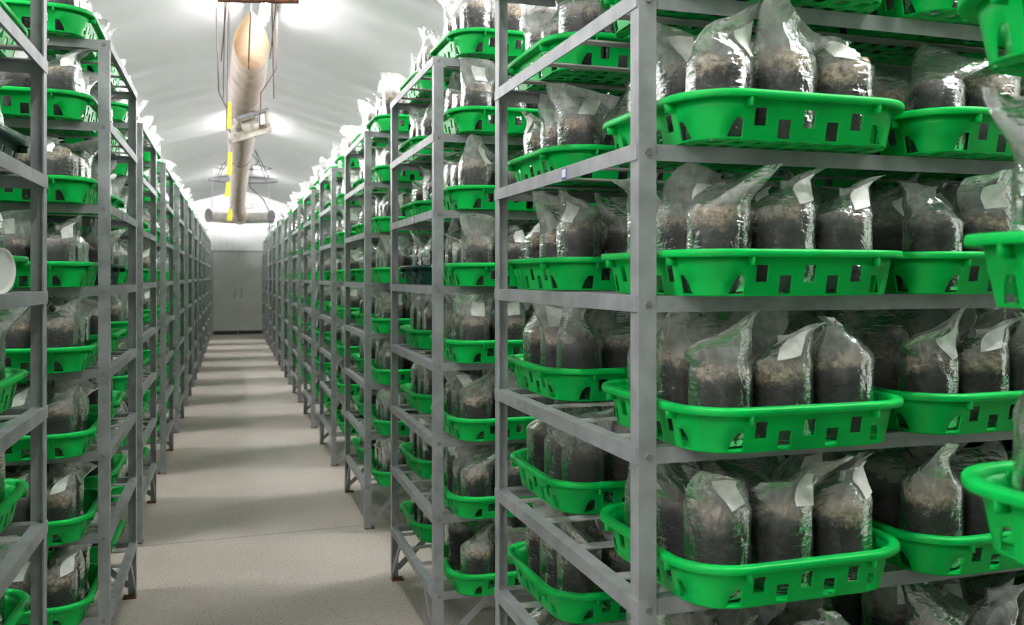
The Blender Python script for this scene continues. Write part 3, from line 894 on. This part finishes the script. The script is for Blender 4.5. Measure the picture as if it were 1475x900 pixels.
# ------------------------------------------------------------------ overhead: duct, lamps, brackets
AX = 0.115
def duct():
    b = MB(); n = 36; rings = []
    path = [(7.35, 3.43, 0.135, 0.205), (7.55, 3.40, 0.140, 0.20), (7.9, 3.33, 0.150, 0.18), (8.4, 3.24, 0.155, 0.165), (9.0, 3.20, 0.152, 0.155), (9.6, 3.19, 0.150, 0.15),
            (9.9, 3.19, 0.135, 0.135), (10.2, 3.18, 0.15, 0.15), (11.2, 3.18, 0.150, 0.15), (12.3, 3.18, 0.148, 0.148), (12.6, 3.18, 0.125, 0.125), (12.9, 3.17, 0.14, 0.14),
            (14.5, 3.15, 0.142, 0.142), (16.5, 3.10, 0.142, 0.142), (18.2, 2.98, 0.140, 0.140), (19.0, 2.86, 0.135, 0.135), (19.40, 2.815, 0.126, 0.126)]
    pts = []
    for i in range(len(path)-1):
        a, c = path[i], path[i+1]; m = max(2, int((c[0]-a[0])/0.12))
        for j in range(m): t = j/m; pts.append([a[q]+(c[q]-a[q])*t for q in range(4)])
    pts.append(list(path[-1]))
    for i, (y, z, w, h) in enumerate(pts):
        r = []
        top = max(0, 1-(y-7.35)/0.7)
        for k in range(n):
            a = 2*math.pi*k/n + math.pi/2
            ca, sa = math.cos(a), math.sin(a)
            x = w*ca; zz = h*sa
            if sa > 0: x *= 1 - 0.55*top*sa**1.5
            wr = 0.006*noise.noise((ca*2, y*5, sa*2)) + 0.005*noise.noise((ca*1.3, y*14, sa))
            xo = AX + 0.055*smooth((y-18.0)/1.2) + 0.035*math.exp(-((y-7.4)/0.8)**2) - 0.025*math.exp(-((y-9.6)/0.5)**2)
            r.append((xo + x*(1+wr/0.15), y - 0.10*top*sa + 0.03*top*noise.noise((ca*2, 3, sa*2)), z + zz*(1+wr/0.15)))
        rings.append(r)
    b.grid(rings)
    me = b.mesh('fabric_duct', M['duct'], True)
    o = tag(obj('fabric_duct', me), 'long beige fabric air duct hanging under the roof ridge', 'air duct')
    # brown seam down the inside of the mouth and pull cord
    s = MB(); s.tube([(AX+0.03, 7.24, 3.632), (AX+0.028, 7.5, 3.56), (AX+0.026, 7.9, 3.40), (AX+0.022, 7.75, 3.30), (AX+0.012, 7.50, 3.215)], 0.006, 6)
    obj('seam_cord', s.mesh('seam_cord', M['seam']), o)
    for y, r_, z in ((9.9, 0.139, 3.19), (12.6, 0.129, 3.18)):
        c = MB(); c.tube([(AX+(r_+0.002)*math.cos(t*math.pi/12) + (-0.018 if y < 10 else 0), y, z+(r_+0.002)*math.sin(t*math.pi/12)) for t in range(25)], 0.008, 6, False)
        obj('hose_clamp', c.mesh('hose_clamp', M['rod']), o)
    h = MB(); h.tube([(AX+0.03, 7.26, 3.62), (AX+0.03, 7.27, 3.93)], 0.006, 6); h.tube([(AX-0.03, 7.2, 3.68), (AX+0.09, 7.2, 3.73)], 0.008, 6)
    obj('hanger', h.mesh('hanger', M['wire']), o)
    return o
duct()

for i, y in enumerate((1.3, 7.5, 13.7, 19.9)):
    root = bpy.data.objects.new('ceiling_lamp', None); COL.objects.link(root); root.location = (RX+0.05, y, 3.80)
    tag(root, 'fluorescent batten lamp under the roof ridge, %s counted from the doors' % ORD[4-i], 'lamp', 'batten lamps under the ridge')
    b = MB(); b.box(-0.04, 0.04, -0.62, 0.62, 0.0, 0.05); obj('housing', b.mesh('housing', M['lamp_body']), root)
    b = MB(); b.tube([(0, -0.60, -0.02), (0, 0.60, -0.02)], 0.014, 10); obj('tube', b.mesh('tube', M['tube'], True), root)
    b = MB()
    for yy in (-0.6, 0.6): b.box(-0.018, 0.018, yy-0.012, yy+0.012, -0.04, 0.002)
    obj('lamp_holder', b.mesh('lamp_holder', M['lamp_body']), root)
    b = MB(); 
    for yy in (-0.4, 0.4): b.tube([(0, yy, 0.04), (-0.05, yy, 0.16)], 0.006, 6)
    obj('hanger', b.mesh('hanger', M['wire']), root)

# batten lamps over the cross aisles, one on each roof slope
for sd, xl in ((1, 2.25), (-1, -1.80)):
    for i in range(-2 if sd < 0 else -1, 11):  # first left one is an added fill lamp brightening the nearest right rack
        y = 1.68 + PER*i + DEP + 0.45
        root = bpy.data.objects.new('ceiling_lamp', None); COL.objects.link(root); root.location = (xl, y, roof_z(xl) - 0.20); root.rotation_euler = (0, sd*math.atan(PITCH), 0)
        tag(root, 'fluorescent batten lamp over the cross aisle ' + ('behind %s row %s from the doors' % (SIDEW[sd], ORD[12-i]) if i >= 0 else ('near the doorless end wall, added as fill' if i == -2 else 'just before the left row with the white dish' if sd < 0 else 'just before right row twelfth from the doors')), 'lamp', 'batten lamps over the cross aisles')
        def part(nm, fn):
            me = cached(('lamp', nm), fn); return obj(nm, me, root)
        def f1(): b = MB(); b.box(-0.62, 0.62, -0.12, 0.12, 0.0, 0.012); b.box(-0.62, 0.62, -0.04, 0.04, 0.012, 0.05); return b.mesh('housing', M['lamp_body'])  # wide lower plate is added to keep the tube's light off the roof
        def f2(): b = MB(); b.tube([(-0.60, 0, -0.02), (0.60, 0, -0.02)], 0.014, 10); return b.mesh('tube', M['tube2'], True)
        def f3():
            b = MB()
            for xx in (-0.6, 0.6): b.box(xx-0.012, xx+0.012, -0.018, 0.018, -0.04, 0.002)
            return b.mesh('lamp_holder', M['lamp_body'])
        def f4():
            b = MB()
            for xx in (-0.3, 0.3): b.tube([(xx, 0, 0.04), (xx, 0, 0.185)], 0.006, 6)
            return b.mesh('hanger', M['wire'])
        part('housing', f1); part('tube', f2); part('lamp_holder', f3); part('hanger', f4)

# rusty hanger bar with dangling rods
def at(px, py, Y):
    """world point on the plane y = Y seen at a pixel"""
    u = (px-737.5)/F_PX
    Z = Y/(CT - u*ST)
    return Vector((Z*(ST+u*CT), Y, EYE + (HOR-py)/F_PX*Z))
YB = 5.6
root = bpy.data.objects.new('rusty_hanger', None); COL.objects.link(root); tag(root, 'rusty steel bar with thin rods dangling in front of the duct mouth', 'hanger')
pA, pB = at(313, -4, YB), at(430, -1, YB); root.location = (pA+pB)/2
def loc(p): return tuple(Vector(p) - root.location)
b = MB(); b.bar(loc(pA), loc(pB), 0.05, 0.045); obj('bar', b.mesh('bar', M['rust']), root)
for (x1, y1, x2, y2, r, mt) in ((327, -4, 318.5, 88, 0.0042, 'rod'), (324, -4, 321.5, 142, 0.0035, 'rod'), (329, 12, 326.5, 188, 0.003, 'rod'), (391.5, -4, 394.5, 142, 0.004, 'rod'), (398.5, -4, 389, 85, 0.004, 'rod')):
    b = MB(); q1 = at(x1, min(y1, 2), YB+0.02); q2 = at(x2, y2, YB+0.02); b.tube([loc(q1), loc(q2)], r, 6); obj('rod', b.mesh('rod', M[mt]), root)
for px in (326, 395):
    q = at(px, -2, YB); b = MB(); b.tube([loc(q), loc((q.x, q.y, roof_z(q.x)-0.01))], 0.005, 6); obj('suspension_rod', b.mesh('suspension_rod', M['rod']), root)

# white bracket frame under the duct
YF = 7.9
root = bpy.data.objects.new('bracket_frame', None); COL.objects.link(root); tag(root, 'tilted white metal box frame with rust streaks hung below the duct', 'bracket')
c0 = at(362, 196, YF); root.location = c0
def fl(px, py, dy=0.0): return tuple(at(px, py, YF+dy) - root.location)
def bars(name, segs, w, mat):
    b = MB()
    for a, c in segs: b.bar(a, c, w, w)
    return obj(name, b.mesh(name, M[mat]), root)
P = {'a': fl(333, 203), 'b': fl(388, 187), 'c': fl(385, 158), 'd': fl(338, 171), 'a2': fl(337, 196, 0.3), 'b2': fl(384, 181, 0.3), 'c2': fl(382, 161, 0.3), 'd2': fl(341, 172, 0.3)}
bars('lower_bar', [(P['a'], P['b']), (P['a2'], P['b2']), (P['a'], P['a2']), (P['b'], P['b2'])], 0.042, 'bracket')
bars('upper_bar', [(P['d'], P['c']), (P['d2'], P['c2']), (P['c'], P['c2']), (P['d'], P['d2'])], 0.024, 'wire')
bars('upright', [(P['a'], P['d']), (P['b'], P['c']), (P['a2'], P['d2']), (P['b2'], P['c2'])], 0.026, 'bracket')
b = MB(); q = [fl(345, 176, 0.1), fl(367, 169, 0.1), fl(366, 160+2, 0.12), fl(347, 168, 0.12)]
b.add([Vector(p) for p in q] + [Vector(p)+Vector((0, 0.03, 0)) for p in q], [(0,1,2,3),(7,6,5,4),(0,4,5,1),(1,5,6,2),(2,6,7,3),(3,7,4,0)])
plate = obj('perforated_plate', b.mesh('perforated_plate', M['bracket']), root)
for i in range(5):
    b = MB(); c1 = Vector(q[0])*(1-(i+0.5)/5) + Vector(q[1])*((i+0.5)/5) + Vector((0, -0.004, 0.035)); b.bar(c1, c1+Vector((0.006, 0, 0.025)), 0.012, 0.012); obj('slot', b.mesh('slot', M['rod']), plate)
b = MB(); b.tube([fl(350, 186, 0.15), fl(372, 180, 0.15)], 0.06, 14); obj('motor', b.mesh('motor', M['bracket'], True), root)
b = MB(); b.tube([fl(374, 183), fl(376, 132)], 0.006, 6); b.tube([fl(334, 171), (-0.10-c0.x, 0, 3.12-c0.z), (-0.12-c0.x, 0, roof_z(-0.12)-c0.z-0.02)], 0.006, 6)
b.tube([fl(376, 134), (0.37-c0.x, 0, 3.35-c0.z), (0.38-c0.x, 0, roof_z(0.38)-c0.z-0.02)], 0.006, 6)
obj('rod', b.mesh('rod', M['rod']), root)

# ring hoops
YH = 16.6
root = bpy.data.objects.new('wire_hoop', None); COL.objects.link(root); tag(root, 'double steel hoop guard hung round the duct near the doors', 'hoop')
cH = at(350, 262, YH) + Vector((0, 0, 0.035)); root.location = cH
def ring(name, rx, ry, z, r, n=24, seg=None):
    b = MB(); b.tube([(rx*math.cos(2*math.pi*k/n), ry*math.sin(2*math.pi*k/n), z) for k in range(n+1)], r, 6, False); return obj(name, b.mesh(name, M['wire'], True), root)
ring('lower_hoop', 0.60, 0.55, 0.0, 0.012)
ring('upper_hoop', 0.50, 0.48, 0.22, 0.010, 8)
top = roof_z(cH.x)-cH.z-0.03
for k in range(4):
    a = math.pi/4 + k*math.pi/2; b = MB()
    b.tube([(0.60*math.cos(a), 0.55*math.sin(a), 0), (0.48*math.cos(a), 0.46*math.sin(a), 0.22), (0.15*math.cos(a)+0.1, 0.1*math.sin(a), min(top - 0.06, 0.54))], 0.010, 6); obj('stay', b.mesh('stay', M['wire']), root)
b = MB(); b.tube([(0.1, 0, 0.50), (0.1, 0, roof_z(cH.x+0.1)-cH.z)], 0.012, 6); obj('suspension_rod', b.mesh('suspension_rod', M['wire']), root)
b = MB(); b.box(-0.12, 0.16, -0.5, -0.46, 0.03, 0.22); b.box(0.05, 0.30, -0.5, -0.47, 0.12, 0.15); obj('control_box', b.mesh('control_box', M['wire']), root)
b = MB(); b.add([(0.05,-0.5,0.0),(0.55,-0.15,0.0),(0.5,0.2,0.05),(0.05,0.0,0.02),(0.05,-0.5,0.02),(0.55,-0.15,0.02),(0.5,0.2,0.07),(0.05,0.0,0.04)], [(3,2,1,0),(4,5,6,7),(0,1,5,4),(1,2,6,5),(2,3,7,6),(3,0,4,7)]); obj('side_plate', b.mesh('side_plate', M['drum']), root)
b = MB(); b.tube([(0.1, -0.2, 0.5), (0.25, -0.3, 0.30), (0.12, -0.4, 0.10), (0.10, -0.42, -0.15), (0.35, -0.1, -0.35), (0.50, 1.5, -0.44)], 0.010, 6); obj('cable', b.mesh('cable', M['cable'], True), root)

# vent pipes at the duct's end
YD = 19.4
root = bpy.data.objects.new('vent_pipes', None); COL.objects.link(root); tag(root, 'grey three-way vent pipe with two open ends at the far duct end', 'vent pipe')
cD = at(346, 312, YD); root.location = cD
def pipe(name, a, c, r):
    a, c = Vector(a), Vector(c); n = 26; d = (c-a).normalized(); e1 = d.cross(Vector((0,0,1))).normalized(); e2 = d.cross(e1)
    b = MB(); rg = []
    for p, rr in ((a, r), (a.lerp(c, 0.5), r), (c, r), (c, r-0.012), (a.lerp(c, 0.25), r-0.012)):
        rg.append([p + e1*(rr*math.cos(2*math.pi*k/n)) + e2*(rr*math.sin(2*math.pi*k/n)) for k in range(n)])
    b.grid(rg[:3]); b.mi = 1; b.grid(rg[2:]); o = len(b.v)-n; b.f.append(tuple(range(o, o+n))); b.m.append(1)
    rm = MB(); rm.tube([c + e1*(r*math.cos(2*math.pi*k/n)) + e2*(r*math.sin(2*math.pi*k/n)) for k in range(n+1)], 0.010, 6, False)
    o = obj(name, b.mesh(name, [M['drum'], M['drum_in']], True), root); obj('pipe_rim', rm.mesh('pipe_rim', M['drum_in'], True), o)
pipe('side_pipe', (0.05, 0.15, 0), (0.62, -0.22, 0), 0.135); pipe('side_pipe', (-0.05, 0.15, 0), (-0.62, -0.22, 0), 0.135)
b = MB(); b.tube([(0, -0.06, -0.005), (0, 0.0, 0), (0, 0.35, 0)], [0.13, 0.15, 0.15], 26); obj('centre_pipe', b.mesh('centre_pipe', M['drum'], True), root)
b = MB(); b.bar((-0.20, -0.10, 0.165), (0.26, -0.10, 0.175), 0.03, 0.03); b.bar((-0.2, -0.10, 0.16), (-0.18, -0.1, 0.28), 0.025, 0.025); b.bar((0.25, -0.10, 0.17), (0.23, -0.1, 0.28), 0.025, 0.025); obj('cradle', b.mesh('cradle', M['bracket']), root)
for x in (-0.55, 0.57):
    b = MB(); b.tube([(x, -0.12, 0.1), (x, -0.12, roof_z(cD.x+x)-cD.z-0.02)], 0.008, 6); obj('suspension_rod', b.mesh('suspension_rod', M['wire']), root)
b = MB(); b.tube([(0.57, 0.0, 0.12), (0.8, 0.0, 0.05), (0.95, 0.1, 0.06)], 0.008, 6); b.tube([(0.58, -0.1, -0.05), (0.58, -0.1, -0.24)], 0.010, 6); obj('bracket_arm', b.mesh('bracket_arm', M['wire']), root)

# yellow sticky cards
for i, (px, y1, y2, Y, lw, wh) in enumerate(((330, 147, 185, 6.6, 0.020, 'before the duct mouth'), (331, 219, 252, 9.0, 0.026, 'just behind the bracket frame'), (328.5, 262, 283, 11.0, 0.032, 'between two others under the duct'), (331.5, 301, 318, 14.0, 0.042, 'closest to the vent pipes'))):
    a, c = at(px-1, y2, Y), at(px+0.5, y1, Y)
    b = MB(); m = 6; vs = []
    hw = lw
    rows = []
    for j in range(m+1):
        t = j/m; p = (a.lerp(c, t) - a); bow = 0.02*math.sin(t*3.1)
        rows.append([(p.x-hw*(1.0-0.3*t), bow, p.z), (p.x+hw*(1.0-0.3*t), bow+0.015, p.z), (p.x+hw*(1.0-0.3*t), bow+0.018, p.z), (p.x-hw*(1.0-0.3*t), bow+0.003, p.z)])
    b.grid(rows); b.f.append((0,1,2,3)); b.m.append(0); o_ = len(b.v)-4; b.f.append((o_+3,o_+2,o_+1,o_)); b.m.append(0)
    o = tag(obj('sticky_card', b.mesh('sticky_card', M['yellow']), None, tuple(a)), 'hanging yellow sticky insect card %s' % wh, 'card', 'yellow sticky cards along the duct')
    s = MB(); s.tube([tuple(c-a), (c.x-a.x, 0, (roof_z(c.x)-0.02 if i == 0 else (0, 3.06, 3.045, 3.03)[i])-a.z)] if i == 0 else [tuple(c-a), (AX-a.x, 0, (0, 3.055, 3.04, 3.02)[i]-a.z)], 0.0025, 5); obj('string', s.mesh('string', M['wire']), o)
